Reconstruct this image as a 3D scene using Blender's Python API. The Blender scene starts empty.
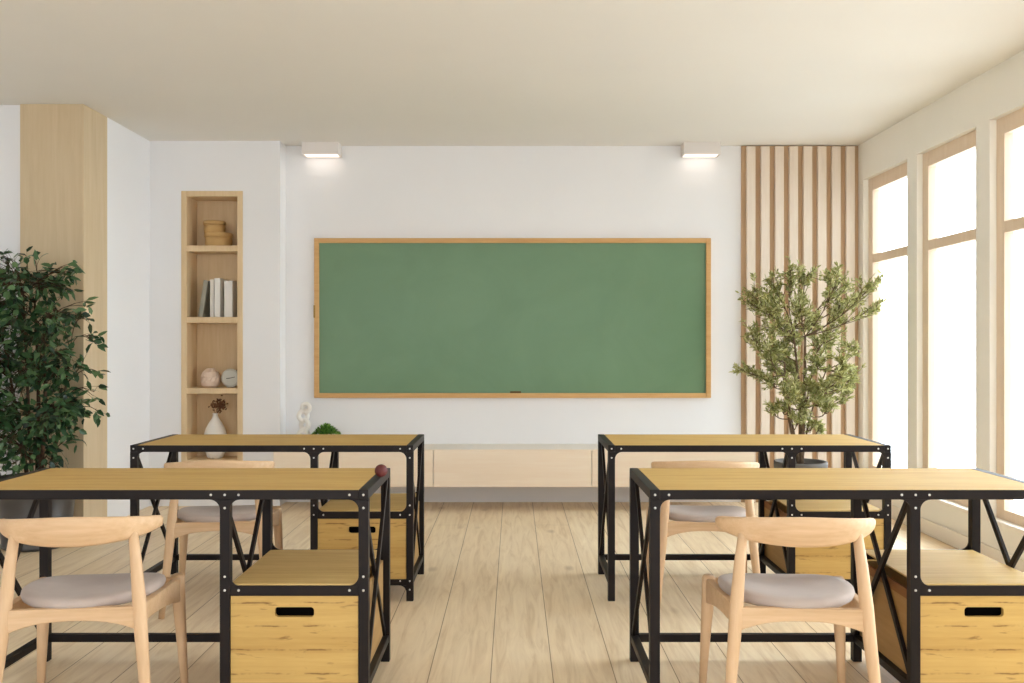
import bpy, bmesh, math, random
from mathutils import Vector, Matrix
random.seed(7)
PI = math.pi
scene = bpy.context.scene
COL = scene.collection

# ------------------------------------------------------------------ helpers
def srgb(r, g, b):
    def f(c):
        c = c / 255.0
        return c / 12.92 if c <= 0.04045 else ((c + 0.055) / 1.055) ** 2.4
    return (f(r), f(g), f(b), 1.0)

class MB:
    """collects shapes in one bmesh and links them as ONE mesh object"""
    def __init__(self):
        self.bm = bmesh.new()
    def box(self, x0, x1, y0, y1, z0, z1, mat=None):
        v = [self.bm.verts.new((x, y, z)) for x in (x0, x1) for y in (y0, y1) for z in (z0, z1)]
        if mat is not None:
            for q in v: q.co = mat @ q.co
        for f in ((0, 1, 3, 2), (4, 6, 7, 5), (0, 4, 5, 1), (2, 3, 7, 6), (0, 2, 6, 4), (1, 5, 7, 3)):
            self.bm.faces.new([v[i] for i in f])
        return self
    def bar(self, a, b, w, t, side=(1, 0, 0)):
        """flat bar from a to b, thickness t along 'side', width w across"""
        a, b, s = Vector(a), Vector(b), Vector(side).normalized()
        d = (b - a).normalized()
        n = d.cross(s).normalized()
        v = []
        for p in (a, b):
            for i in (-1, 1):
                for j in (-1, 1):
                    v.append(self.bm.verts.new(p + s * (t / 2 * i) + n * (w / 2 * j)))
        for f in ((0, 1, 3, 2), (4, 6, 7, 5), (0, 4, 5, 1), (2, 3, 7, 6), (0, 2, 6, 4), (1, 5, 7, 3)):
            self.bm.faces.new([v[i] for i in f])
        return self
    def rings(self, rings, cap0=True, cap1=True, closed=True):
        rows = [[self.bm.verts.new(p) for p in r] for r in rings]
        n = len(rows[0])
        for a, b in zip(rows, rows[1:]):
            for i in range(n if closed else n - 1):
                j = (i + 1) % n
                self.bm.faces.new((a[i], a[j], b[j], b[i]))
        if cap0: self.bm.faces.new(list(reversed(rows[0])))
        if cap1: self.bm.faces.new(rows[-1])
        return self
    def tube(self, pts, rad, seg=10):
        pts = [Vector(p) for p in pts]
        if not hasattr(rad, '__len__'): rad = [rad] * len(pts)
        rings = []
        for i, p in enumerate(pts):
            d = (pts[min(i + 1, len(pts) - 1)] - pts[max(i - 1, 0)]).normalized()
            u = d.cross(Vector((0.31, 0.95, 0.05)))
            if u.length < 1e-3: u = d.cross(Vector((1, 0, 0)))
            u.normalize(); w = d.cross(u)
            rings.append([p + (u * math.cos(2 * PI * k / seg) + w * math.sin(2 * PI * k / seg)) * rad[i] for k in range(seg)])
        return self.rings(rings)
    def lathe(self, prof, seg=32, c=(0, 0, 0), cap0=True, cap1=True):
        c = Vector(c)
        return self.rings([[c + Vector((r * math.cos(2 * PI * k / seg), r * math.sin(2 * PI * k / seg), z)) for k in range(seg)] for r, z in prof], cap0, cap1)
    def prism(self, poly, y0, y1):
        """polygon in the xz plane extruded along y"""
        a = [self.bm.verts.new((x, y0, z)) for x, z in poly]
        b = [self.bm.verts.new((x, y1, z)) for x, z in poly]
        n = len(poly)
        self.bm.faces.new(a); self.bm.faces.new(list(reversed(b)))
        for i in range(n):
            j = (i + 1) % n
            self.bm.faces.new((a[i], b[i], b[j], a[j]))
        return self
    def leaf(self, p, d, n, L, W, curl=0.15):
        d = d.normalized()
        s = d.cross(n)
        if s.length < 1e-4: s = d.cross(Vector((0.3, 0.2, 0.9)))
        s.normalize(); n = s.cross(d)
        b = self.bm
        a = b.verts.new(p)
        m1 = b.verts.new(p + d * (L * .35) + n * (curl * L * .25))
        m2 = b.verts.new(p + d * (L * .72) + n * (curl * L * .2))
        t = b.verts.new(p + d * L - n * (curl * L * .3))
        l1 = b.verts.new(p + d * (L * .32) + s * (W * .5) + n * (curl * L * .5))
        r1 = b.verts.new(p + d * (L * .32) - s * (W * .5) + n * (curl * L * .5))
        l2 = b.verts.new(p + d * (L * .7) + s * (W * .38) + n * (curl * L * .4))
        r2 = b.verts.new(p + d * (L * .7) - s * (W * .38) + n * (curl * L * .4))
        for f in ((a, m1, l1), (a, r1, m1), (l1, m1, m2, l2), (m1, r1, r2, m2), (l2, m2, t), (m2, r2, t)):
            b.faces.new(f)
    def build(self, name, mat, parent=None, smooth=False, bevel=0, seg=2, sub=0):
        bmesh.ops.recalc_face_normals(self.bm, faces=self.bm.faces[:])
        me = bpy.data.meshes.new(name)
        self.bm.to_mesh(me); self.bm.free()
        o = bpy.data.objects.new(name, me)
        COL.objects.link(o)
        if mat: me.materials.append(mat)
        if smooth:
            for p in me.polygons: p.use_smooth = True
        if bevel:
            m = o.modifiers.new('bevel', 'BEVEL'); m.width = bevel; m.segments = seg
            m.limit_method = 'ANGLE'; m.angle_limit = math.radians(40)
            if not smooth:
                for p in me.polygons: p.use_smooth = True
                w = o.modifiers.new('wn', 'WEIGHTED_NORMAL'); w.keep_sharp = True
        if sub:
            m = o.modifiers.new('sub', 'SUBSURF'); m.levels = sub; m.render_levels = sub
        if parent: o.parent = parent
        return o

def tag(o, label, cat, group=None):
    o['label'] = label; o['category'] = cat
    if group: o['group'] = group
    return o
def thing(name, label, cat, loc=(0, 0, 0), rz=0, group=None):
    o = bpy.data.objects.new(name, None); COL.objects.link(o)
    o.empty_display_size = .1
    o.location = loc; o.rotation_euler = (0, 0, rz)
    return tag(o, label, cat, group)
def struct(o):
    o['kind'] = 'structure'; return o
def copy_tree(o, parent=None):
    c = o.copy(); COL.objects.link(c)
    if parent: c.parent = parent
    for ch in list(o.children): copy_tree(ch, c)
    return c

# ------------------------------------------------------------------ materials
class NT:
    def __init__(self, name):
        self.m = bpy.data.materials.new(name); self.m.use_nodes = True
        self.t = self.m.node_tree; self.n = self.t.nodes
        self.b = self.n['Principled BSDF']
    def node(self, typ, **kw):
        x = self.n.new(typ)
        for k, v in kw.items():
            if k in x.inputs: x.inputs[k].default_value = v
            else: setattr(x, k, v)
        return x
    def link(self, a, b): self.t.links.new(a, b)
    def coords(self, scale=(1, 1, 1), rot=(0, 0, 0), loc=(0, 0, 0)):
        tc = self.node('ShaderNodeTexCoord'); mp = self.node('ShaderNodeMapping')
        mp.inputs['Scale'].default_value = scale; mp.inputs['Rotation'].default_value = rot; mp.inputs['Location'].default_value = loc
        self.link(tc.outputs['Object'], mp.inputs['Vector'])
        return mp.outputs['Vector']
    def noise(self, vec, scale, detail=4, rough=.55, dist=0):
        x = self.node('ShaderNodeTexNoise'); x.inputs['Scale'].default_value = scale
        x.inputs['Detail'].default_value = detail; x.inputs['Roughness'].default_value = rough; x.inputs['Distortion'].default_value = dist
        self.link(vec, x.inputs['Vector']); return x.outputs['Fac']
    def ramp(self, fac, stops):
        r = self.node('ShaderNodeValToRGB'); e = r.color_ramp.elements
        while len(e) < len(stops): e.new(0.5)
        for el, (p, c) in zip(e, stops): el.position = p; el.color = c
        self.link(fac, r.inputs['Fac']); return r.outputs['Color']
    def mix(self, fac, a, b, blend='MIX'):
        x = self.node('ShaderNodeMix', data_type='RGBA', blend_type=blend)
        if hasattr(fac, 'links'): self.link(fac, x.inputs[0])
        else: x.inputs[0].default_value = fac
        for s, v in ((6, a), (7, b)):
            if hasattr(v, 'links'): self.link(v, x.inputs[s])
            else: x.inputs[s].default_value = v
        return x.outputs[2]
    def math(self, op, a, b=0.0):
        x = self.node('ShaderNodeMath', operation=op)
        for i, v in enumerate((a, b)):
            if hasattr(v, 'links'): self.link(v, x.inputs[i])
            else: x.inputs[i].default_value = v
        return x.outputs[0]
    def bump(self, h, strength=.1, dist=.01):
        x = self.node('ShaderNodeBump'); x.inputs['Strength'].default_value = strength; x.inputs['Distance'].default_value = dist
        self.link(h, x.inputs['Height']); self.link(x.outputs['Normal'], self.b.inputs['Normal'])
    def base(self, c, rough=.5, metal=0, spec=.5):
        i = self.b.inputs
        if hasattr(c, 'links'): self.link(c, i['Base Color'])
        else: i['Base Color'].default_value = c
        i['Roughness'].default_value = rough; i['Metallic'].default_value = metal; i['Specular IOR Level'].default_value = spec
        return self.m

def plain(name, c, rough=.5, metal=0, spec=.5, var=.05, scale=6, bump=0):
    t = NT(name); v = t.coords()
    n = t.noise(v, scale, 3)
    dark = tuple(x * (1 - var) for x in c[:3]) + (1,)
    m = t.base(t.ramp(n, [(.35, dark), (.65, c)]), rough, metal, spec)
    if bump: t.bump(t.noise(v, scale * 30, 2), bump, .002)
    return m

def wood(name, lo, mid, hi, axis='x', grain=1.0, rough=.45, spec=.4, knots=0, strips=0, knot_col=None):
    """grain runs along 'axis'"""
    t = NT(name)
    s = {'x': (1.2, 16, 16), 'y': (16, 1.2, 16), 'z': (16, 16, 1.2)}[axis]
    v = t.coords(tuple(k * grain for k in s))
    n = t.noise(v, 2.2, 6, .6, .8)
    fine = t.noise(v, 9, 3, .6)
    c = t.ramp(n, [(.25, lo), (.5, mid), (.75, hi)])
    c = t.mix(.22, c, t.ramp(fine, [(.35, lo), (.65, hi)]))
    if strips:                                    # glued strips along the grain, each with its own tone
        tc = t.coords()
        sep = t.node('ShaderNodeSeparateXYZ'); t.link(tc, sep.inputs[0])
        band = t.math('FLOOR', t.math('MULTIPLY', t.math('ADD', sep.outputs[2], t.math('MULTIPLY', sep.outputs[1], 1.0 if strips < 0 else 0.0)), 1 / abs(strips)))
        wn = t.node('ShaderNodeTexWhiteNoise', noise_dimensions='1D'); t.link(band, wn.inputs['W'])
        c = t.mix(.3, c, t.ramp(wn.outputs['Value'], [(0, lo), (1, hi)]))
    if knots and strips:                          # broken dark seams between the glued strips
        tc2 = t.coords(); sp2 = t.node('ShaderNodeSeparateXYZ'); t.link(tc2, sp2.inputs[0])
        wig = t.noise(t.coords((9, 1, 14)), 1.0, 3, .6)
        zz = t.math('ADD', t.math('MULTIPLY', sp2.outputs[2], 1 / .0795), t.math('MULTIPLY', wig, .24))
        fr = t.math('FRACT', t.math('ADD', zz, -.35))
        d = t.math('ABSOLUTE', t.math('SUBTRACT', fr, .5))
        line = t.ramp(d, [(.0, (1, 1, 1, 1)), (.05, (0, 0, 0, 1))])
        brk = t.ramp(t.noise(t.coords((11, 1, 6), loc=(3.3, 0, 0)), 1.0, 3, .65), [(.44, (0, 0, 0, 1)), (.58, (1, 1, 1, 1))])
        c = t.mix(t.math('MULTIPLY', t.math('MULTIPLY', line, brk), knots), c, knot_col)
        # small knots and short pin streaks
        k = t.noise(t.coords((9, 1, 60), loc=(2.1, .4, .73)), 1.0, 3, .6, .6)
        c = t.mix(t.math('MULTIPLY', t.ramp(k, [(.63, (0, 0, 0, 1)), (.74, (1, 1, 1, 1))]), knots * .7), c, knot_col)
    elif knots:                                   # dark, short streaks along the grain
        vk = t.coords({'x': (6, 55, 55), 'y': (55, 6, 55), 'z': (55, 55, 6)}[axis], loc=(2.1, .4, .73))
        k = t.noise(vk, 1.0, 3, .6, .9)
        c = t.mix(t.math('MULTIPLY', t.ramp(k, [(.60, (0, 0, 0, 1)), (.75, (1, 1, 1, 1))]), knots), c, tuple(x * .45 for x in lo[:3]) + (1,))
    m = t.base(c, rough, 0, spec)
    t.bump(fine, .06, .002)
    return m

M = {}
M['wall'] = plain('wall_paint', srgb(236, 234, 234), .75, spec=.25, var=.015, scale=2, bump=.03)
M['wall_bounce'] = plain('window_wall_paint', srgb(240, 236, 227), .75, spec=.25, var=.015, scale=2, bump=.03)  # wall paint raised lighter, with floor bounce put into its colour
M['ceiling'] = plain('ceiling_paint', srgb(231, 227, 220), .85, spec=.2, var=.015, scale=1.5)
M['skirting'] = plain('white_trim_paint', srgb(236, 228, 217), .5, var=.01)
M['oak_top'] = wood('oak_desktop', srgb(178, 142, 82), srgb(192, 157, 94), srgb(204, 172, 110), 'x', .8, .62, .1, knots=.25)
M['oak_shelf'] = wood('oak_shelf', srgb(184, 150, 92), srgb(198, 166, 106), srgb(210, 180, 122), 'x', .8, .62, .12, knots=.2)
M['pine'] = wood('knotty_pine', srgb(180, 142, 76), srgb(196, 158, 90), srgb(208, 173, 106), 'x', .8, .5, .3, knots=.8, strips=.052, knot_col=srgb(92, 52, 20))
M['chip'] = wood('chipboard_side', srgb(158, 122, 74), srgb(170, 134, 84), srgb(182, 146, 94), 'y', .5, .6, .25)
M['chip_edge'] = wood('chipboard_edge', srgb(120, 78, 42), srgb(134, 90, 50), srgb(150, 104, 60), 'y', .8, .6, .25)
M['black'] = plain('black_steel', srgb(27, 18, 15), .5, .0, .22, var=.1, scale=20)
M['dark'] = plain('slot_shade', srgb(14, 10, 8), .9, spec=.05)  # near-black colour standing in for the shade inside the hand slots
M['bolt'] = plain('silver_bolt', srgb(214, 210, 204), .3, .4, .6)
M['beech'] = wood('chair_beech', srgb(200, 163, 124), srgb(211, 175, 137), srgb(220, 187, 151), 'z', .55, .5, .35)
M['beech_h'] = wood('chair_beech_bow', srgb(196, 158, 118), srgb(209, 173, 134), srgb(220, 187, 151), 'x', .7, .5, .35)
M['pale'] = wood('pale_ash', srgb(210, 180, 138), srgb(218, 190, 150), srgb(226, 200, 162), 'z', .5, .55, .3)
M['clad'] = wood('ash_cladding', srgb(198, 174, 140), srgb(206, 184, 150), srgb(214, 193, 161), 'z', .35, .6, .25)
M['slat'] = wood('slat_ash', srgb(220, 202, 182), srgb(226, 210, 192), srgb(232, 218, 202), 'z', .7, .55, .3)
M['slatback_shade'] = wood('slat_backing_gap_shade', srgb(180, 148, 114), srgb(190, 158, 124), srgb(198, 166, 132), 'z', .7, .6, .25)  # brown wood, darker than the slats: gap shade put into its colour
M['cab'] = wood('cabinet_ash', srgb(240, 219, 195), srgb(244, 226, 204), srgb(247, 232, 212), 'x', .4, .55, .3)
M['winwood'] = wood('window_ash', srgb(222, 198, 172), srgb(228, 206, 182), srgb(233, 213, 191), 'z', .6, .55, .3)
M['boardwood'] = wood('chalkboard_oak', srgb(194, 146, 88), srgb(206, 160, 102), srgb(216, 174, 118), 'x', .7, .5, .35)
M['white'] = plain('white_ceramic', srgb(236, 230, 222), .5, spec=.4, var=.02)
M['pinkpot'] = plain('blush_ceramic', srgb(224, 198, 178), .6, spec=.3, var=.05, scale=20)
M['greyclay'] = plain('grey_clay', srgb(190, 184, 172), .6, spec=.3, var=.05)
M['dial'] = plain('clock_dial', srgb(204, 200, 188), .6, spec=.3, var=.02)
M['ink'] = plain('clock_hands', srgb(70, 62, 54), .5)
M['lampwhite'] = plain('lamp_housing', srgb(228, 220, 214), .5, var=.01)
M['paper'] = plain('book_pages', srgb(232, 226, 214), .8, var=.05, scale=60)
M['bookwhite'] = plain('white_book_cloth', srgb(232, 226, 218), .6, var=.02)
M['bookcream'] = plain('cream_book_cloth', srgb(220, 212, 202), .6, var=.02)
M['bookgrey'] = plain('grey_green_book_cloth', srgb(158, 152, 136), .65, var=.04)
M['pot_dark'] = plain('dark_grey_pot', srgb(70, 64, 60), .35, spec=.5, var=.12, scale=5)
M['pot_grey'] = plain('grey_pot', srgb(98, 92, 86), .75, spec=.4, var=.06)
M['soil'] = plain('soil', srgb(50, 38, 28), .95, spec=.1, var=.5, scale=60, bump=.6)
M['bark'] = plain('bark', srgb(120, 98, 76), .85, spec=.2, var=.35, scale=40, bump=.3)
M['bark_dark'] = plain('dark_bark', srgb(84, 62, 46), .85, spec=.2, var=.35, scale=40, bump=.3)
M['dry'] = plain('dried_flower', srgb(120, 82, 58), .8, spec=.2, var=.3, scale=50)
M['ball'] = plain('dark_red_ball', srgb(96, 36, 34), .55, spec=.4, var=.1, scale=30)
M['eraser'] = plain('brown_felt', srgb(104, 78, 44), .9, spec=.1, var=.1)
M['brass'] = plain('aged_brass', srgb(150, 116, 54), .45, .6, .5)

def leaf_mat(name, a, b, c, rough, trans):
    t = NT(name)
    g = t.node('ShaderNodeNewGeometry')
    col = t.ramp(g.outputs['Random Per Island'], [(0, a), (.5, b), (1, c)])
    t.base(col, rough, 0, .4)
    t.b.inputs['Transmission Weight'].default_value = 0
    tr = t.node('ShaderNodeBsdfTranslucent'); t.link(col, tr.inputs['Color'])
    mx = t.node('ShaderNodeMixShader'); mx.inputs[0].default_value = trans
    t.link(t.b.outputs[0], mx.inputs[1]); t.link(tr.outputs[0], mx.inputs[2])
    t.link(mx.outputs[0], t.n['Material Output'].inputs['Surface'])
    return t.m
M['ficus'] = leaf_mat('ficus_leaves', srgb(28, 46, 30), srgb(48, 80, 44), srgb(104, 132, 86), .35, .22)
M['olive'] = leaf_mat('olive_leaves', srgb(122, 124, 64), srgb(164, 164, 100), srgb(208, 204, 150), .5, .3)
M['herb'] = leaf_mat('herb_leaves', srgb(62, 104, 36), srgb(96, 146, 54), srgb(140, 178, 84), .5, .25)

def fabric():
    t = NT('taupe_fabric'); v = t.coords()
    n = t.noise(v, 5, 3); f = t.noise(v, 300, 2)
    c = t.ramp(n, [(.3, srgb(174, 157, 147)), (.7, srgb(188, 172, 162))])
    t.base(c, .9, 0, .15); t.b.inputs['Sheen Weight'].default_value = .2
    t.bump(f, .25, .002); return t.m
M['fabric'] = fabric()

def board_green():
    t = NT('green_chalkboard'); v = t.coords((1, 1, 1))
    n = t.noise(v, 2.0, 4, .6, .6)
    c = t.ramp(n, [(.3, srgb(96, 127, 90)), (.7, srgb(104, 135, 98))])
    return t.base(c, .38, 0, .5)
M['green'] = board_green()

def weave():
    t = NT('woven_rattan'); tc = t.coords()
    w = t.node('ShaderNodeTexWave', wave_type='BANDS', bands_direction='Z'); w.inputs['Scale'].default_value = 48; w.inputs['Distortion'].default_value = 1.5
    t.link(tc, w.inputs['Vector'])
    c = t.ramp(w.outputs['Fac'], [(.1, srgb(184, 142, 88)), (.7, srgb(218, 180, 122))])
    t.base(c, .7, 0, .3); t.bump(w.outputs['Fac'], .5, .006); return t.m
M['weave'] = weave()

def emit(name, c, s):
    t = NT(name); t.base(c, .5)
    t.b.inputs['Emission Color'].default_value = c; t.b.inputs['Emission Strength'].default_value = s
    return t.m
M['lampglow'] = emit('lamp_diffuser', srgb(255, 242, 230), .62)

def glass():
    t = NT('window_glass')
    tr = t.node('ShaderNodeBsdfTransparent'); tr.inputs['Color'].default_value = (.98, .99, .98, 1)
    gl = t.node('ShaderNodeBsdfGlossy'); gl.inputs['Roughness'].default_value = .03
    lw = t.node('ShaderNodeLayerWeight'); lw.inputs['Blend'].default_value = .5
    fr = t.math('ADD', t.math('MULTIPLY', t.math('POWER', lw.outputs['Facing'], 4.0), .3), .02)
    mx = t.node('ShaderNodeMixShader')
    t.link(fr, mx.inputs[0]); t.link(tr.outputs[0], mx.inputs[1]); t.link(gl.outputs[0], mx.inputs[2])
    t.link(mx.outputs[0], t.n['Material Output'].inputs['Surface'])
    return t.m
M['glass'] = glass()

def floor_mat():
    t = NT('oak_floor_planks')
    v = t.coords((1, 1, 1), (0, 0, PI / 2), (3.1, 0.319 + 0.232, 0))    # planks run along the room
    br = t.node('ShaderNodeTexBrick'); t.link(v, br.inputs['Vector'])
    br.inputs['Scale'].default_value = 1.0; br.inputs['Brick Width'].default_value = 9.5; br.inputs['Row Height'].default_value = .232
    br.inputs['Mortar Size'].default_value = .0022; br.inputs['Mortar Smooth'].default_value = .3; br.inputs['Bias'].default_value = 0
    br.offset = .37; br.offset_frequency = 3
    br.inputs['Color1'].default_value = srgb(240, 220, 189); br.inputs['Color2'].default_value = srgb(245, 228, 200)
    br.inputs['Mortar'].default_value = srgb(160, 132, 98)
    gv = t.coords((14, 1.1, 1))
    g = t.noise(gv, 1.6, 6, .62, 1.2)
    c = t.mix(.75, br.outputs['Color'], t.ramp(g, [(.3, srgb(214, 196, 172)), (.5, srgb(240, 232, 222)), (.72, srgb(255, 252, 246))]), 'MULTIPLY')
    kv = t.coords((7, 3, 1), loc=(.3, .9, 0))
    vo = t.node('ShaderNodeTexVoronoi'); vo.inputs['Scale'].default_value = .55; t.link(kv, vo.inputs['Vector'])
    kn = t.ramp(vo.outputs['Distance'], [(.03, (1, 1, 1, 1)), (.13, (0, 0, 0, 1))])
    c = t.mix(t.math('MULTIPLY', kn, .45), c, srgb(150, 112, 74))
    t.base(c, .42, 0, .4)
    t.bump(br.outputs['Fac'], -.25, .003)
    return t.m
M['floor'] = floor_mat()

# ------------------------------------------------------------------ room shell
YB, XR, ZC, YF = 7.58, 2.715, 2.812, -2.2       # back wall, window wall, ceiling, open end behind the camera
XL = -4.3
struct(MB().box(XL - .1, XR + .4, YF, YB + .4, -.1, 0).build('floor', M['floor']))
struct(MB().box(XL - .1, XR + .4, YF, YB + .4, ZC, ZC + .12).build('ceiling', M['ceiling']))
struct(MB().box(-1.802, XR + .14, YB, YB + .1, 0, ZC).build('wall_back', M['wall']))
# projecting wall with the shelf niche (hole x -2.56..-2.088, z .36..2.426)
NX0, NX1, NZ0, NZ1, NY = -2.562, -2.088, .315, 2.426, 7.394
w = MB()
w.box(-2.85, NX0, NY, YB + .1, 0, ZC); w.box(NX1, -1.802, NY, YB + .1, 0, ZC)
w.box(NX0, NX1, NY, YB + .1, 0, NZ0); w.box(NX0, NX1, NY, YB + .1, NZ1, ZC); w.box(NX0, NX1, 7.66, YB + .1, NZ0, NZ1)
struct(w.build('wall_niche', M['wall']))
struct(MB().box(-2.95, -2.808, 6.625, NY, 0, ZC).build('wall_left', M['wall']))
struct(MB().box(XL - .1, -3.222, 6.29, 6.4, 0, ZC).build('wall_left_front', M['wall']))
struct(MB().box(XL - .1, XL, YF, 6.29, 0, ZC).build('wall_left_side', M['wall']))
# wood clad pier
struct(MB().box(-3.222, -2.806, 6.26, 6.625, 0, ZC).build('pillar_wood_clad', M['clad'], bevel=.003))

# window wall: piers, band over the heads, dado under the sills
edges = [7.46 - .99 * k for k in range(6)]       # far edge of each opening
OW, ZS, ZH = .83, .255, 2.525
wm = MB()
wm.box(XR, XR + .14, edges[0], YB + .1, 0, ZC)
for k, e in enumerate(edges):
    nxt = edges[k + 1] if k + 1 < len(edges) else YF
    wm.box(XR, XR + .14, nxt, e - OW, ZS, ZH)
wm.box(XR, XR + .14, YF, edges[0], 0, ZS); wm.box(XR, XR + .14, YF, edges[0], ZH, ZC)
struct(wm.build('wall_right', M['wall_bounce']))
bb = MB(); bb.box(XR - .014, XR, YF, YB, 0, .095); bb.box(XR - .018, XR, YF, YB, 0, .012)
struct(bb.build('baseboard_right', M['skirting'], bevel=.003))
for k, e in enumerate(edges):
    root = bpy.data.objects.new('window_%d' % (k + 1), None); COL.objects.link(root)
    root.location = (XR + .063, e - OW / 2, ZS); struct(root)
    h, H = OW / 2, ZH - ZS
    f = MB()
    x0, x1 = -.025, .03
    f.box(x0, x1, h - .088, h, 0, H); f.box(x0, x1, -h, -h + .088, 0, H)
    f.box(x0, x1, -h + .088, h - .088, 0, .06); f.box(x0, x1, -h + .088, h - .088, H - .098, H)
    f.box(x0, x1, -h + .088, h - .088, 1.615, 1.682)
    struct(f.build('window_frame', M['winwood'], root, bevel=.003))
    p = MB(); p.box(.006, .010, -h + .05, h - .05, .055, 1.63); p.box(.006, .010, -h + .05, h - .05, 1.675, H - .07)
    struct(p.build('window_pane', M['glass'], root))
    s = MB(); s.box(-.078, -.02, -h - .0, h + .0, -.02, .002)
    struct(s.build('window_sill', M['skirting'], root, bevel=.003))

# ------------------------------------------------------------------ slatted panel
t = thing('slatted_wall_panel', 'tall panel of vertical ash slats on brown backing toned for gap shade beside the windows', 'wall panel', (1.792, YB, 0))
MB().box(0, XR - 1.792 - .001, -.012, 0, 0, ZC - .002).build('backing_board', M['slatback_shade'], t)
s = MB()
for k in range(8):
    x = .035 + .1115 * k
    s.box(x, x + .068, -.048, -.012, 0, ZC - .012)
s.build('slats', M['slat'], t, bevel=.003)

# ------------------------------------------------------------------ chalkboard
CX = -.0115
t = thing('chalkboard', 'wide green chalkboard in a thin oak frame on the back wall', 'chalkboard', (CX, YB, .824))
hw, HH = 1.5595, 1.256
MB().box(-hw + .03, hw - .03, -.022, 0, .03, HH - .03).build('board_surface', M['green'], t)
f = MB(); fw = .038
f.box(-hw, -hw + fw, -.04, 0, 0, HH); f.box(hw - fw, hw, -.04, 0, 0, HH)
f.box(-hw + fw, hw - fw, -.04, 0, HH - fw, HH); f.box(-hw + fw, hw - fw, -.04, 0, 0, fw)
f.build('frame', M['boardwood'], t, bevel=.003)
MB().box(-hw - .004, -hw + .01, -.043, -.02, .63, .73).build('hinge', M['brass'], t, bevel=.003)
t = thing('board_eraser', 'small dark brown eraser lying on the bottom rail of the chalkboard', 'eraser', (.012, YB - .031, .824 + fw))
MB().box(-.043, .043, -.007, .007, .002, .014).build('felt_pad', M['eraser'], t, bevel=.002)
MB().box(-.043, .043, -.006, .006, .0, .004).build('backing', M['ink'], t, bevel=.001)

# ------------------------------------------------------------------ ceiling lamps
def lamp(x, label):
    t = thing('ceiling_lamp', label, 'lamp', (x, 7.50, ZC - .095), group='box lamps above the chalkboard')
    b = MB(); w_, d_, h_ = .142, .078, .095
    b.box(-w_, w_, -d_, -d_ + .012, 0, h_); b.box(-w_, w_, d_ - .012, d_, 0, h_)
    b.box(-w_, -w_ + .012, -d_ + .012, d_ - .012, 0, h_); b.box(w_ - .012, w_, -d_ + .012, d_ - .012, 0, h_)
    b.box(-w_ + .012, w_ - .012, -d_ + .012, d_ - .012, .02, h_ - .001)
    b.build('housing', M['lampwhite'], t, bevel=.002)
    MB().box(-w_ + .014, w_ - .014, -d_ + .014, d_ - .014, .003, .018).build('diffuser', M['lampglow'], t)
    L = bpy.data.lights.new('lamp_light', 'AREA'); L.shape = 'RECTANGLE'; L.size = .24; L.size_y = .11
    L.energy = .035; L.color = (1, .97, .93); L.spread = math.radians(150)
    o = bpy.data.objects.new('lamp_light', L); COL.objects.link(o); o.parent = t; o.location = (0, 0, -.004)
    return t
lamp(-1.50, 'white box ceiling lamp over the chalkboard end beside the shelf niche')
lamp(1.457, 'white box ceiling lamp over the chalkboard end beside the slatted panel')

# ------------------------------------------------------------------ floating cabinet
t = thing('floating_cabinet', 'long low pale ash cabinet with three flap doors mounted under the chalkboard', 'cabinet', (0, YB - .001, .18))
xs = [-1.797, -.603, .580, 1.792]
MB().box(xs[0], xs[-1], -.402, 0, 0, .2795).build('body', M['skirting'], t, bevel=.002)
for a, b in zip(xs, xs[1:]):
    MB().box(a + .0025, b - .0025, -.42, -.404, .0, .2795).build('door', M['cab'], t, bevel=.002)

# ------------------------------------------------------------------ niche shelf and what stands on it
t = thing('niche_shelf', 'tall narrow ash bookshelf set into the wall niche', 'shelf', (0, NY, 0))
n = MB(); fw = .042
n.box(NX0, NX0 + fw, -.006, .24, NZ0, NZ1); n.box(NX1 - fw, NX1, -.006, .24, NZ0, NZ1)
n.box(NX0 + fw, NX1 - fw, -.006, .24, NZ1 - fw, NZ1); n.box(NX0 + fw, NX1 - fw, -.006, .24, NZ0, NZ0 + fw)
n.build('frame', M['pale'], t, bevel=.002)
MB().box(NX0, NX1, .24, .25, NZ0, NZ1).build('back_panel', M['pale'], t)
for z in (2.0065, 1.4557, .909):
    MB().box(NX0 + fw, NX1 - fw, -.002, .24, z - .045, z).build('shelf_board', M['pale'], t, bevel=.002)

def basket(x, y, z, r, h, label):
    t = thing('rattan_box', label, 'basket', (x, y, z), group='round rattan boxes on the top shelf')
    MB().lathe([(r * .95, 0), (r * .98, .004), (r, h * .4), (r * .98, h * .72)], 40).build('body', M['weave'], t, True)
    MB().lathe([(r * 1.0, h * .70), (r * 1.05, h * .715), (r * 1.05, h * .94), (r * 1.0, h), (r * .5, h * 1.005)], 40).build('lid', M['weave'], t, True)
basket(-2.313, 7.52, 2.0065, .103, .108, 'larger round rattan box with lid on the top shelf, under another')
basket(-2.345, 7.52, 2.1155, .082, .092, 'smaller round rattan box with lid stacked on the larger one')

def book(x, w, h, d, mat, label, tilt=0):
    t = thing('book', label, 'book', (x, 7.43, 1.4557), group='books on the second shelf')
    c = MB(); e = .004
    c.box(0, e, 0, d, 0, h); c.box(w - e, w, 0, d, 0, h); c.box(0, w, 0, e, 0, h)
    c.build('cover', mat, t, bevel=.0015)
    MB().box(e, w - e, e, d - .006, .005, h - .005).build('pages', M['paper'], t)
    t.rotation_euler = (0, tilt, 0)
    return t
lean = book(-2.446, .036, .285, .19, M['bookgrey'], 'grey-green book leaning on the white books on the second shelf', math.radians(9)); lean.location.z += .0058
book(-2.354, .032, .292, .19, M['bookcream'], 'slim cream book standing against the leaning grey-green book')
book(-2.320, .046, .302, .20, M['bookwhite'], 'tallest white book, standing in the middle of the shelf row')
book(-2.244, .066, .282, .20, M['bookwhite'], 'thick white book standing alone nearest the shelf side', 0)

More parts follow.
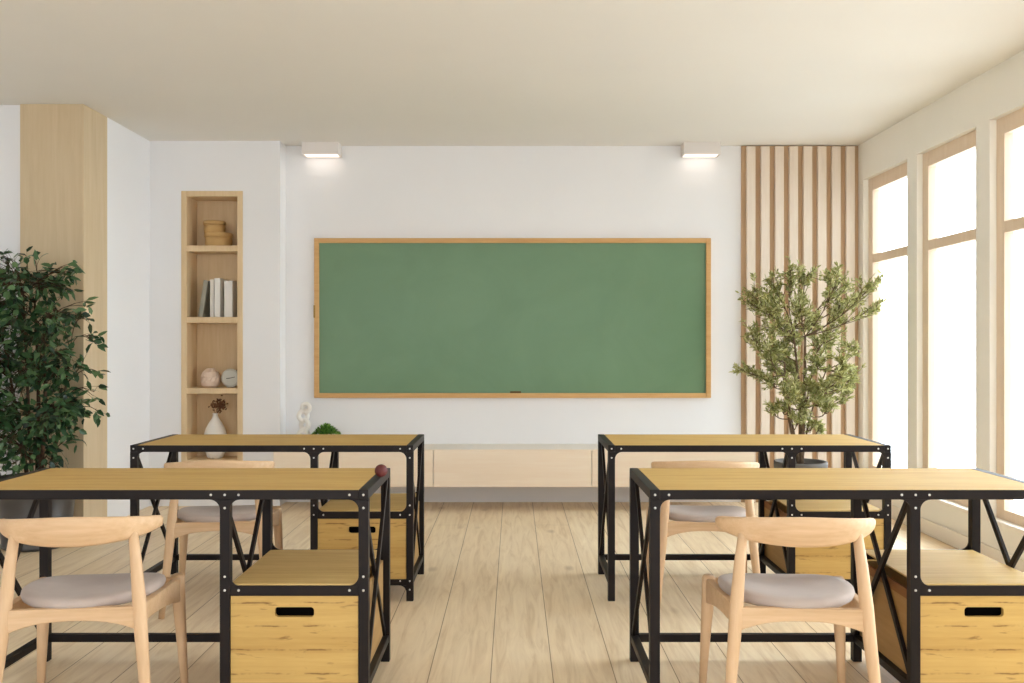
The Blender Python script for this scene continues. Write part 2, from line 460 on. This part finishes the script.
# blush faceted vase
t = thing('round_vase', 'squat blush faceted vase on the third shelf beside the clock', 'vase', (-2.372, 7.50, .909))
prof = [(.04, 0), (.064, .012), (.074, .05), (.072, .085), (.058, .12), (.036, .143), (.026, .147)]
v = MB(); rings = []
for i, (r, z) in enumerate(prof):
    rings.append([Vector((r * (1 + .03 * ((k + i) % 2)) * math.cos(2 * PI * (k + .5 * (i % 2)) / 14), r * math.sin(2 * PI * (k + .5 * (i % 2)) / 14), z)) for k in range(14)])
v.rings(rings, True, False); v.build('body', M['pinkpot'], t)
MB().lathe([(.027, .138), (.031, .147), (.026, .150), (.02, .14)], 20, cap0=False).build('rim', M['pinkpot'], t, True)

# table clock
t = thing('table_clock', 'round pale grey table clock on the third shelf beside the blush vase', 'clock', (-2.207, 7.47, .909))
def disc(r0, r1, y0, y1, zc, seg=40):
    m = MB()
    m.rings([[Vector((r * math.cos(2 * PI * k / seg), y, zc + r * math.sin(2 * PI * k / seg))) for k in range(seg)] for r, y in ((r0 * .96, y0), (r0, y0 + .006), (r1, y1))])
    return m
disc(.073, .070, 0, .05, .074).build('body', M['greyclay'], t, bevel=.002)
disc(.060, .060, -.003, .002, .074).build('dial', M['dial'], t)
h = MB(); h.bar((0, -.005, .074), (.036, -.005, .082), .005, .002, (0, 1, 0)); h.bar((0, -.005, .074), (-.03, -.005, .070), .006, .002, (0, 1, 0))
h.build('hands', M['ink'], t)
for q_ in (-.024, .024): MB().box(q_ - .006, q_ + .006, .012, .04, 0, .012).build('foot', M['greyclay'], t)

# white teardrop vase and dried sprigs
t = thing('teardrop_vase', 'white teardrop vase on the lowest shelf of the niche', 'vase', (-2.333, 7.5, .357))
MB().lathe([(.045, 0), (.06, .008), (.078, .06), (.088, .13), (.087, .18), (.074, .23), (.05, .275), (.027, .31), (.018, .335), (.022, .35), (.016, .35), (.012, .31)], 32).build('body', M['white'], t, True)
t = thing('dried_flower_sprig', 'brown dried flower sprigs standing in the white teardrop vase', 'dried flowers', (-2.333, 7.5, .357 + .30))
st = MB(); fl = MB()
for (dx, dy, z) in ((-.012, .0, .10), (.022, -.01, .12), (.05, .01, .135), (.062, -.02, .10), (.03, .02, .09)):
    st.tube([(0, 0, -.02), (dx * .3, dy * .3, z * .5), (dx, dy, z)], .0022, 6)
    for _ in range(26):
        p = Vector((dx, dy, z)) + Vector((random.gauss(0, .012), random.gauss(0, .01), random.gauss(0, .02)))
        d = Vector((random.uniform(-1, 1), random.uniform(-1, .6), random.uniform(-.2, 1)))
        fl.leaf(p, d, Vector((0, -1, .3)), .022, .012)
st.build('stems', M['dry'], t, True); fl.build('flower_heads', M['dry'], t)

# ------------------------------------------------------------------ on the cabinet
t = thing('white_sculpture', 'white ceramic sculpture of stacked rounded loops on the cabinet by the niche', 'ornament', (-1.622, 7.40, .4595))
s = MB()
s.lathe([(.045, 0), (.05, .006), (.05, .03), (.044, .036)], 28)
s.build('base', M['white'], t, True)
for (dx, z, r, tl) in ((-.002, .085, .036, .2), (.008, .165, .036, -.5), (-.004, .235, .034, .5), (.018, .295, .03, -.2)):
    q = MB(); n1, n2 = 24, 10; rr = []
    for i in range(n1 + 1):
        a = 2 * PI * i / n1; row = []
        for j in range(n2):
            b = 2 * PI * j / n2; R = r + .018 * math.cos(b)
            p = Vector((R * math.cos(a), .018 * math.sin(b), R * math.sin(a)))
            row.append(Matrix.Rotation(tl, 3, 'Z') @ p + Vector((dx, 0, z)))
        rr.append(row)
    q.rings(rr, False, False); q.build('loop', M['white'], t, True)

t = thing('potted_herb', 'small bushy green plant in a white bowl on the cabinet', 'plant', (-1.438, 7.36, .4595))
MB().lathe([(.055, 0), (.075, .01), (.088, .05), (.09, .085), (.083, .085), (.08, .06)], 32).build('pot', M['white'], t, True)
MB().lathe([(.079, .06), (.081, .068), (.04, .076)], 24).build('soil', M['soil'], t, True)
g = MB()
for _ in range(700):
    a = random.uniform(0, 2 * PI); r = math.sqrt(random.random()) * .1
    z = .08 + .085 * (1 - (r / .105) ** 2) * random.uniform(.35, 1)
    p = Vector((r * math.cos(a), r * math.sin(a), z))
    g.leaf(p, Vector((math.cos(a) * r * 8, math.sin(a) * r * 8, random.uniform(.1, 1))), Vector((random.uniform(-.4, .4), random.uniform(-.4, .4), 1)), random.uniform(.018, .03), .013)
g.build('foliage', M['herb'], t)

# ------------------------------------------------------------------ desks
DW, DD, DH, TB = 1.370, .575, .755, .033
MX = .8725                       # left side of the middle leg
def fillet(cx, cz, sx, sz, r=.034, n=8):
    """concave corner plate in the xz plane: corner at (cx,cz), opening towards (sx,sz)"""
    p = [(cx, cz), (cx + sx * r, cz)]
    for i in range(1, n):
        a = PI / 2 * i / n
        p.append((cx + sx * r * (1 - math.sin(a)), cz + sz * r * (1 - math.cos(a))))
    p.append((cx, cz + sz * r))
    return p
def make_desk():
    t = thing('desk', '', 'desk')
    blk = M['black']
    # desktop board between the side rails
    MB().box(TB, DW - TB, .004, DD - .004, DH - .018, DH - .0005).build('desktop', M['oak_top'], t, bevel=.0015)
    # upper frame
    u = MB()
    u.box(0, TB, 0, DD, DH - TB, DH); u.box(DW - TB, DW, 0, DD, DH - TB, DH)
    for y0, y1, ys in ((0, .004, TB), (DD - .004, DD, DD - TB)):
        u.box(TB, DW - TB, y0, y1, DH - TB, DH - .0008)
    u.box(TB, DW - TB, .004, TB, DH - TB, DH - .0185); u.box(TB, DW - TB, DD - TB, DD - .004, DH - TB, DH - .0185)
    u.box(MX, MX + TB, TB, DD - TB, DH - TB, DH - .0185)
    u.build('upper_frame', blk, t, bevel=.002)
    # legs with their corner plates and bolts
    zb = DH - TB
    bolt = None
    for front in (True, False):
        y0, y1 = (0, TB) if front else (DD - TB, DD)
        p0, p1 = (.0, .008) if front else (DD - .008, DD)
        for which, x in (('a', 0), ('m', MX), ('b', DW - TB)):
            L = MB(); L.box(x, x + TB, y0, y1, 0, zb + (.0 if which != 'm' else 0))
            bolts = [(x + TB / 2, DH - .017), (x + TB / 2, zb - .028)]
            if which in 'am': 
                L.prism(fillet(x + TB, zb, 1, -1), p0, p1); bolts.append((x + TB + .03, DH - .017))
            if which in 'mb':
                L.prism(fillet(x, zb, -1, -1), p0, p1); bolts.append((x - .03, DH - .017))
                sgn, cx = (1, x + TB) if which == 'm' else (-1, x)
                L.prism(fillet(cx, .433, sgn, 1), p0, p1); L.prism(fillet(cx, .076, sgn, -1), p0, p1)
                bolts += [(x + TB / 2, .418), (x + TB / 2, .464), (cx + sgn * .03, .418), (x + TB / 2, .098), (cx + sgn * .03, .098), (x + TB / 2, .056)]
            lo = L.build('leg', blk, t, bevel=.002)
            if front:
                for bx, bz in bolts:
                    if bolt is None:
                        q = MB(); q.rings([[Vector((r * math.cos(2 * PI * k / 12), y, r * math.sin(2 * PI * k / 12))) for k in range(12)] for r, y in ((.0043, .002), (.0043, -.001), (.0028, -.0026))])
                        bolt = q.build('bolt', M['bolt'], lo, True); bo = bolt
                    else:
                        bo = bolt.copy(); COL.objects.link(bo); bo.parent = lo
                    bo.location = (bx, -.0002, bz)
    # lower rails: three side-to-back rails, back stretcher, two rails under the drawer bay
    for x in (0, MX, DW - TB):
        MB().box(x + .002, x + TB - .002, TB, DD - TB, .076, .105).build('side_rail', blk, t, bevel=.002)
    MB().box(TB, MX, DD - TB + .002, DD - .002, .076, .105).build('back_stretcher', blk, t, bevel=.002)
    for y0 in (.001, DD - TB + .002):
        for z0, z1 in ((.076, .105), (.399, .433)):
            MB().box(MX + TB, DW - TB, y0, y0 + TB - .003, z0, z1).build('bay_rail', blk, t, bevel=.002)
    # crossed flat bars on both ends and beside the drawer bay
    for x in (TB * .5, MX + TB * .32, DW - TB * .5):
        c = MB()
        c.bar((x - .005, TB * .8, zb + .004), (x - .005, DD - TB * .8, .106), .022, .013)
        c.bar((x + .005, DD - TB * .8, zb + .004), (x + .005, TB * .8, .106), .022, .013)
        c.build('cross_brace', blk, t, bevel=.0015)
    # drawer bay
    x0, x1 = MX + TB + .001, DW - TB - .001
    MB().box(x0, x1, .006, DD - .036, .4335, .439).build('shelf_board', M['oak_shelf'], t)
    b = MB()
    b.box(MX + .024, MX + TB, TB + .002, DD - TB - .002, .106, .398); b.box(DW - TB, DW - TB + .009, TB + .002, DD - TB - .002, .106, .398)
    b.box(x0, x1, DD - .05, DD - .036, .106, .398); b.box(x0, x1, .02, DD - .036, .1055, .114)
    b.build('drawer_box', M['chip'], t)
    MB().box(MX + .0235, MX + .0335, TB + .002, DD - TB - .002, .366, .3985).build('edge_strip', M['chip_edge'], t)
    # drawer front with a rounded hand slot cut through it
    fm = bmesh.new()
    z0, z1 = .106, .398
    sx, sz, hw_, hr = (x0 + x1) / 2, .344, .066, .0165
    outer = [(x0 + .001, z0), (x1 - .001, z0), (x1 - .001, z1), (x0 + .001, z1)]
    rr = .011; inner = []
    for (qx, qz, a0) in ((sx + hw_ - rr, sz + hr - rr, 0), (sx - hw_ + rr, sz + hr - rr, 1), (sx - hw_ + rr, sz - hr + rr, 2), (sx + hw_ - rr, sz - hr + rr, 3)):
        for i in range(6):
            a = PI / 2 * (a0 + i / 5)
            inner.append((qx + rr * math.cos(a), qz + rr * math.sin(a)))
    es = []
    for loop in (outer, inner):
        vs = [fm.verts.new((x, .006, z)) for x, z in loop]
        for i in range(len(vs)): es.append(fm.edges.new((vs[i], vs[(i + 1) % len(vs)])))
    res = bmesh.ops.triangle_fill(fm, use_beauty=True, use_dissolve=False, edges=es)
    faces = [g for g in res['geom'] if isinstance(g, bmesh.types.BMFace)]
    ex = bmesh.ops.extrude_face_region(fm, geom=faces)
    bmesh.ops.translate(fm, vec=(0, .016, 0), verts=[g for g in ex['geom'] if isinstance(g, bmesh.types.BMVert)])
    d = MB(); d.bm.free(); d.bm = fm
    df = d.build('drawer_front', M['pine'], t)
    # near-black tray added behind the slot, standing in for its inner shade
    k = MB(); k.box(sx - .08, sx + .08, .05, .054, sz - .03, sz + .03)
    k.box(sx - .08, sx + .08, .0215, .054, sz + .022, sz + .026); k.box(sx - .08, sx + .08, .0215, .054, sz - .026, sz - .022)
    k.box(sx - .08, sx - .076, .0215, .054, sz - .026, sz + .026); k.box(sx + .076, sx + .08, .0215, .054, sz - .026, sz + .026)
    k.build('slot_shade_tray', M['dark'], df)
    return t
desk = make_desk()
LD = {}
for i, (x, y, lab) in enumerate((
        (-1.858, 3.215, 'oak-topped black steel desk in the near row carrying the dark red ball'),
        (.456, 3.215, 'oak-topped black steel desk in the near row beside the windows'),
        (-1.858, 4.645, 'oak-topped black steel desk in the far row before the shelf niche'),
        (.456, 4.645, 'oak-topped black steel desk in the far row before the olive tree'))):
    o = desk if i == 0 else copy_tree(desk)
    o.location = (x, y, 0); o['label'] = lab; o['group'] = 'student desks in two rows'

# dark red ball on the rail of the near desk
t = MB()
rings = []
for i in range(1, 16):
    a = PI * i / 16
    rings.append([Vector((.0236 * math.sin(a) * math.cos(2 * PI * k / 24), .0236 * math.sin(a) * math.sin(2 * PI * k / 24), .0236 * (1 - math.cos(a)) )) for k in range(24)])
t.rings(rings)
o = t.build('ball', M['ball'], None, True); o.location = (-.488, 3.525, .755)
tag(o, 'small dark red ball resting on the corner rail of a near desk', 'ball')

# ------------------------------------------------------------------ chairs
def make_chair():
    t = thing('elbow_chair', '', 'chair')
    wd = M['beech']
    def leg(pts, rad): 
        return MB().tube(pts, rad, 14).build('leg', wd, t, True)
    for s in (-1, 1):
        leg([(s * .236, -.262, 0), (s * .223, -.25, .14), (s * .205, -.232, .34), (s * .198, -.224, .43), (s * .186, -.216, .56), (s * .173, -.208, .672)],
            [.0135, .0165, .0205, .0215, .018, .0145])
        leg([(s * .246, .236, 0), (s * .238, .226, .16), (s * .228, .214, .35), (s * .226, .211, .408), (s * .225, .21, .418)],
            [.0125, .0170, .0235, .025, .019])
    # seat frame: back rail with an arched lower edge, side rails, front rail
    def rail(a, b, th, top, low_end, low_mid, n=16, top1=None, low1=None):
        m = MB(); a, b = Vector(a), Vector(b); d = (b - a); nrm = Vector((-d.y, d.x, 0)).normalized() * th / 2
        rings = []
        for i in range(n + 1):
            u = i / n; p = a + d * u
            lo = low_mid + (low_end - low_mid) * min(1, abs(2 * u - 1) ** 2.6)
            if low1 is not None: lo = low_end + (low1 - low_end) * u - .012 * math.sin(PI * u) * -1
            tp = top if top1 is None else top + (top1 - top) * u
            rings.append([p - nrm + Vector((0, 0, lo)), p + nrm + Vector((0, 0, lo)), p + nrm + Vector((0, 0, tp)), p - nrm + Vector((0, 0, tp))])
        return m.rings(rings)
    def add(name, m): m.build(name, M['beech_h'], t, bevel=.004)
    add('seat_rail', rail((-.196, -.226, 0), (.196, -.226, 0), .026, .426, .350, .386))
    add('seat_rail', rail((-.216, .208, 0), (.216, .208, 0), .024, .410, .345, .372))
    for s in (-1, 1):
        add('seat_rail', rail((s * .202, -.215, 0), (s * .226, .2, 0), .026, .430, .372, .346, top1=.410, low1=.322))
    # curved back bow
    m = MB(); rings = []; N = 40; K = 14
    def cl(u): return Vector((.243 * math.sin(u * 1.25) / math.sin(1.25), -.262 + .145 * abs(u) ** 2.2, .6665 + .006 * u * u))
    for i in range(N + 1):
        u = -1 + 2 * i / N
        d = (cl(min(u + .01, 1)) - cl(max(u - .01, -1))).normalized()
        side = d.cross(Vector((0, 0, 1))).normalized(); up = side.cross(d)
        e = 1 - abs(u)
        hh = .0175 + .0305 * (1 - abs(u) ** 1.7)
        th = .0165 - .0055 * (1 - abs(u) ** 2)
        k_ = math.sqrt(max(0, 1 - max(0, (abs(u) - .93) / .07) ** 2)); k_ = max(k_, .25)
        hh *= k_; th *= k_
        drop = Vector((0, 0, 0))
        ring = []
        for j in range(K):
            a = 2 * PI * j / K
            ca, sa = math.cos(a), math.sin(a)
            ring.append(cl(u) + drop + side * (th * math.copysign(abs(ca) ** .75, ca)) + (up + side * .12) * (hh * math.copysign(abs(sa) ** .8, sa)))
        rings.append(ring)
    m.rings(rings); m.build('backrest', M['beech_h'], t, True)
    # upholstered dished seat
    m = MB(); n1, n2 = 48, 10
    def outline(a):
        ca, sa = math.cos(a), math.sin(a)
        e = 2 / 2.7 if sa > 0 else 2 / 2.2
        x = math.copysign(abs(ca) ** e, ca) * .216; y = math.copysign(abs(sa) ** e, sa) * .212
        x *= 1 + .06 * (y / .212)
        return x, y
    def dish(x, y): return .010 * (abs(x) / .2) ** 2 - .010 * (y / .2) - .004
    rings = []
    for (k, z) in ((.2, -.014), (.8, -.014), (.93, -.012), (.98, -.005), (1.0, .007), (.985, .019), (.94, .025), (.84, .027), (.62, .024), (.4, .020), (.2, .018), (.05, .0175)):
        ring = []
        for i in range(n1):
            x, y = outline(2 * PI * i / n1)
            ring.append(Vector((x * k, y * k * (1.0 if y > 0 else 1.1) - .005, .4205 + z + dish(x * k, y * k))))
        rings.append(ring)
    m.rings(rings); m.build('seat', M['fabric'], t, True)
    return t
chair = make_chair()
for i, (x, y, rz, lab) in enumerate((
        (-1.40, 3.2, 8, 'beech elbow chair with taupe seat at the near desk carrying the red ball'),
        (.906, 3.2, -4, 'beech elbow chair with taupe seat at the near desk beside the windows'),
        (-1.40, 4.64, 8, 'beech elbow chair with taupe seat at the far desk before the niche'),
        (.906, 4.64, -4, 'beech elbow chair with taupe seat at the far desk before the olive tree'))):
    o = chair if i == 0 else copy_tree(chair)
    o.location = (x, y, 0); o.rotation_euler = (0, 0, math.radians(rz)); o['label'] = lab; o['group'] = 'elbow chairs at the desks'

# ------------------------------------------------------------------ plants
def curve(a, b, bend, n=6):
    a, b = Vector(a), Vector(b); out = []
    for i in range(n + 1):
        u = i / n
        out.append(a.lerp(b, u) + Vector(bend) * math.sin(PI * u))
    return out
rnd = random.Random(21)
# olive tree
OX, OY = 1.955, 6.55
t = thing('potted_olive_tree', 'airy olive tree with small pale leaves in a grey pot before the slats', 'plant', (OX, OY, 0))
MB().lathe([(.125, 0), (.135, .01), (.168, .33), (.178, .425), (.178, .448), (.163, .448), (.16, .41)], 40).build('pot', M['pot_grey'], t, True)
MB().lathe([(.157, .40), (.159, .415), (.08, .424)], 32).build('soil', M['soil'], t, True)
br = MB(); fo = MB()
S = 960 / OY
def loc(px, py): return ((px - 514) / S - OX, 1.24 - (py - 345) / S)
tr = []
for (bx, tx, ty, tz, r) in ((-.012, -.10, .03, 1.12, .012), (.0, .02, -.04, 1.30, .016), (.012, .12, .05, 1.18, .011), (.0, -.03, .08, 1.36, .012), (-.008, -.14, -.05, 1.05, .008), (.01, .16, -.06, 1.08, .008)):
    pts = curve((bx, 0, .43), (tx, ty, tz), (rnd.uniform(-.03, .03), rnd.uniform(-.03, .03), 0), 8)
    br.tube(pts, [r * (1 - .07 * i) for i in range(9)], 8); tr.append(pts)
clus = [(757, 290, 14), (776, 281, 12), (792, 270, 13), (812, 274, 14), (833, 279, 14), (848, 284, 13), (860, 287, 12), (864, 307, 11), (858, 298, 10), (760, 312, 14),
        (752, 333, 11), (772, 326, 18), (790, 310, 16), (800, 335, 20), (785, 347, 20), (764, 350, 13), (815, 320, 15), (830, 342, 15), (842, 306, 13), (848, 348, 9),
        (744, 369, 7), (757, 373, 8), (776, 366, 14), (796, 366, 16), (815, 360, 16), (836, 364, 12), (850, 377, 10), (855, 385, 8), (776, 392, 10), (792, 393, 12),
        (811, 398, 10), (831, 392, 9), (812, 423, 8), (822, 428, 6), (769, 407, 7), (784, 407, 7), (845, 395, 7), (752, 300, 9), (840, 325, 12), (806, 300, 12), (780, 300, 12), (800, 402, 11), (785, 384, 12), (815, 384, 12), (828, 376, 11), (803, 384, 12), (770, 380, 10), (795, 415, 8), (820, 405, 9), (840, 378, 9)]
for (px, py, pr) in clus:
    x, z = loc(px, py); r = pr / S
    y = rnd.uniform(-.30, .30) * (1 if pr > 9 else .6)
    c = Vector((x * (6.55 + y) / 6.55, y, z))
    # nearest stem point lower than the cluster
    best = min((p for pts in tr for p in pts[2:]), key=lambda p: (p - c).length + (3 if p.z > c.z - .03 else 0))
    pts = curve(best, c, (rnd.uniform(-.03, .03), rnd.uniform(-.03, .03), -.03), 6)
    br.tube(pts, [.0042 - .0004 * i for i in range(7)], 6)
    nt = max(7, int(pr * 1.25))
    for _ in range(nt):
        tip = c + Vector([max(-1.1, min(1.1, rnd.gauss(0, q_))) for q_ in (.56, .7, .56)]) * r
        st_ = pts[rnd.randint(3, 6)]
        tw = curve(st_, tip, (0, 0, rnd.uniform(-.015, .015)), 4)
        br.tube(tw, [.0022, .002, .0017, .0014, .001], 5)
        dirn = (tip - st_).normalized() if (tip - st_).length > 1e-4 else Vector((0, 0, 1))
        for q in range(19):
            u = rnd.uniform(.2, 1.0)
            p = tw[0].lerp(tw[-1], u)
            d = dirn * .7 + Vector((rnd.uniform(-1, 1), rnd.uniform(-1, 1), rnd.uniform(-.6, 1.1)))
            fo.leaf(p, d, Vector((rnd.uniform(-1, 1), rnd.uniform(-1, 1), rnd.uniform(-.2, 1))), rnd.uniform(.028, .046), rnd.uniform(.008, .0125), rnd.uniform(-.1, .3))
br.build('branches', M['bark'], t, True); fo.build('foliage', M['olive'], t)

# ficus
FX, FY = -2.95, 5.93
t = thing('potted_ficus', 'dense dark green ficus in a dark grey pot before the wood-clad pier', 'plant', (FX, FY, 0))
MB().lathe([(.185, 0), (.2, .008), (.2, .025), (.195, .03), (.225, .36), (.235, .40), (.235, .43), (.215, .43), (.21, .39)], 40).build('pot', M['pot_dark'], t, True)
MB().lathe([(.208, .38), (.21, .395), (.08, .405)], 32).build('soil', M['soil'], t, True)
br = MB(); fo = MB(); S = 960 / FY
def loc(px, py): return ((px - 514) / S - FX, 1.24 - (py - 345) / S)
tr = []
for (bx, by, tx, ty, tz, r) in ((-.05, .0, -.2, .0, 1.25, .013), (-.01, .03, -.05, .08, 1.5, .015), (.03, -.02, .08, -.08, 1.35, .014), (.06, .02, .2, .02, 1.2, .012), (.0, -.05, -.02, -.12, 1.55, .012)):
    pts = curve((bx, by, .39), (tx, ty, tz), (rnd.uniform(-.03, .03), rnd.uniform(-.03, .03), 0), 8)
    br.tube(pts, [r * (1 - .07 * i) for i in range(9)], 8); tr.append(pts)
clus = []
for _ in range(2500):
    if len(clus) >= 150: break
    px = rnd.uniform(-75, 92); py = rnd.uniform(270, 462)
    # crown outline: full in the middle, narrowing below and at the top
    half = 66 if 315 < py < 405 else (66 - (315 - py) * .8 if py <= 315 else 66 - (py - 405) * .6)
    if abs(px - 14) > half + (0 if px > 14 else 14): continue
    dpt = math.sqrt(max(0, 1 - ((px - 22) / 84) ** 2)) * .30
    clus.append((px, py, rnd.uniform(-dpt, dpt * .35), rnd.uniform(9, 14), 20))
clus += [(3, 262, 0, 8, 7), (30, 258, .05, 5, 4), (20, 275, 0, 8, 14), (38, 277, .0, 9, 14), (58, 285, .05, 7, 9), (70, 272, 0, 5, 7), (86, 306, 0, 5, 4), (80, 318, .02, 7, 12), (92, 338, 0, 6, 12),
         (99, 372, 0, 4, 4), (94, 392, 0, 6, 6), (99, 413, 0, 5, 4), (90, 418, 0, 6, 5), (75, 440, 0, 5, 4), (60, 452, -.05, 7, 10), (15, 455, -.05, 9, 14), (35, 448, 0, 10, 16), (64, 430, 0, 9, 16), (20, 462, -.1, 10, 16), (42, 463, -.05, 9, 13), (5, 468, 0, 9, 10), (55, 465, .0, 7, 9), (30, 440, -.1, 11, 18), (8, 440, -.05, 11, 18), (50, 438, -.1, 10, 16), (66, 290, 0, 7, 10), (48, 270, .03, 6, 7), (12, 268, .0, 7, 9), (22, 255, .05, 5, 7), (64, 272, .0, 6, 9), (71, 265, .03, 4, 6), (56, 284, 0, 7, 10), (4, 256, 0, 6, 7)]
for (px, py, y, pr, nl) in clus:
    x, z = loc(px, py); r = pr / S; c = Vector((x, y, z))
    best = min((p for pts in tr for p in pts[1:]), key=lambda p: (p - c).length + (3 if p.z > c.z - .02 else 0) + (.0 if p.z > .5 else .3))
    pts = curve(best, c, (rnd.uniform(-.03, .03), rnd.uniform(-.03, .03), .05), 6)
    br.tube(pts, [.0034 - .0003 * i for i in range(7)], 5)
    for q in range(nl):
        p = c + Vector([max(-1.1, min(1.1, rnd.gauss(0, .62))) for _q in range(3)]) * r
        st_ = pts[rnd.randint(3, 6)]
        br.tube([st_, (st_ + p) / 2 + Vector((0, 0, .006)), p], [.0014, .0012, .0009], 4)
        d = (p - st_) * 6 + Vector((rnd.uniform(-1, 1), rnd.uniform(-1, 1), rnd.uniform(-1.1, .5)))
        fo.leaf(p, d, Vector((rnd.uniform(-.7, .7), rnd.uniform(-1, .2), rnd.uniform(.1, 1))), rnd.uniform(.05, .085), rnd.uniform(.024, .036), rnd.uniform(-.05, .3))
br.build('branches', M['bark_dark'], t, True); fo.build('foliage', M['ficus'], t)

# ------------------------------------------------------------------ daylight
W = bpy.data.worlds.new('daylight'); scene.world = W; W.use_nodes = True
nt = W.node_tree; N = nt.nodes; bg = N['Background']
tc = N.new('ShaderNodeTexCoord'); sep = N.new('ShaderNodeSeparateXYZ'); nt.links.new(tc.outputs['Generated'], sep.inputs[0])
# hazy white sky: brighter overhead than at the horizon, pale bright ground
rp = N.new('ShaderNodeValToRGB'); mr = N.new('ShaderNodeMapRange'); mr.inputs['From Min'].default_value = -1; mr.inputs['From Max'].default_value = 1
nt.links.new(sep.outputs[2], mr.inputs['Value']); nt.links.new(mr.outputs[0], rp.inputs['Fac'])
e = rp.color_ramp.elements
def gr(v, w=0.0): return (v * (1 + w), v, v * (1 - w), 1)
e[0].position = 0; e[0].color = gr(.3, -.08); e[1].position = 1; e[1].color = gr(.85, -.1)
for p, c in ((.33, gr(.34, -.11)), (.42, gr(.84, -.11)), (.605, gr(.9, -.11)), (.70, gr(.85, -.1))):
    q = e.new(p); q.color = c
# the sky behind the viewer is a little dimmer than the window side
mb = N.new('ShaderNodeMapRange'); mb.interpolation_type = 'SMOOTHSTEP'
for k_, v_ in (('From Min', .0), ('From Max', -.6), ('To Min', 1), ('To Max', .24)): mb.inputs[k_].default_value = v_
nt.links.new(sep.outputs[1], mb.inputs['Value'])
ml = N.new('ShaderNodeMath'); ml.operation = 'MULTIPLY'; ml.inputs[1].default_value = 8.0
nt.links.new(mb.outputs[0], ml.inputs[0]); nt.links.new(ml.outputs[0], bg.inputs['Strength'])
nt.links.new(rp.outputs['Color'], bg.inputs['Color'])
W.cycles.sampling_method = 'MANUAL'; W.cycles.sample_map_resolution = 512

# ------------------------------------------------------------------ camera and view
cam = bpy.data.cameras.new('camera'); co = bpy.data.objects.new('camera', cam); COL.objects.link(co)
co.location = (0, 0, 1.24); co.rotation_euler = (PI / 2, 0, 0)
cam.sensor_width = 36; cam.lens = 33.75; cam.shift_x = -2 / 1024; cam.shift_y = 3.5 / 1024; cam.clip_start = .05
scene.camera = co
vs = scene.view_settings
vs.view_transform = 'Standard'; vs.look = 'None'; vs.exposure = 0.80; vs.gamma = 1.0; vs.use_curve_mapping = False
scene.cycles.use_denoising = True
scene.cycles.max_bounces = 10; scene.cycles.diffuse_bounces = 6; scene.cycles.transparent_max_bounces = 12
scene.cycles.sample_clamp_indirect = 6
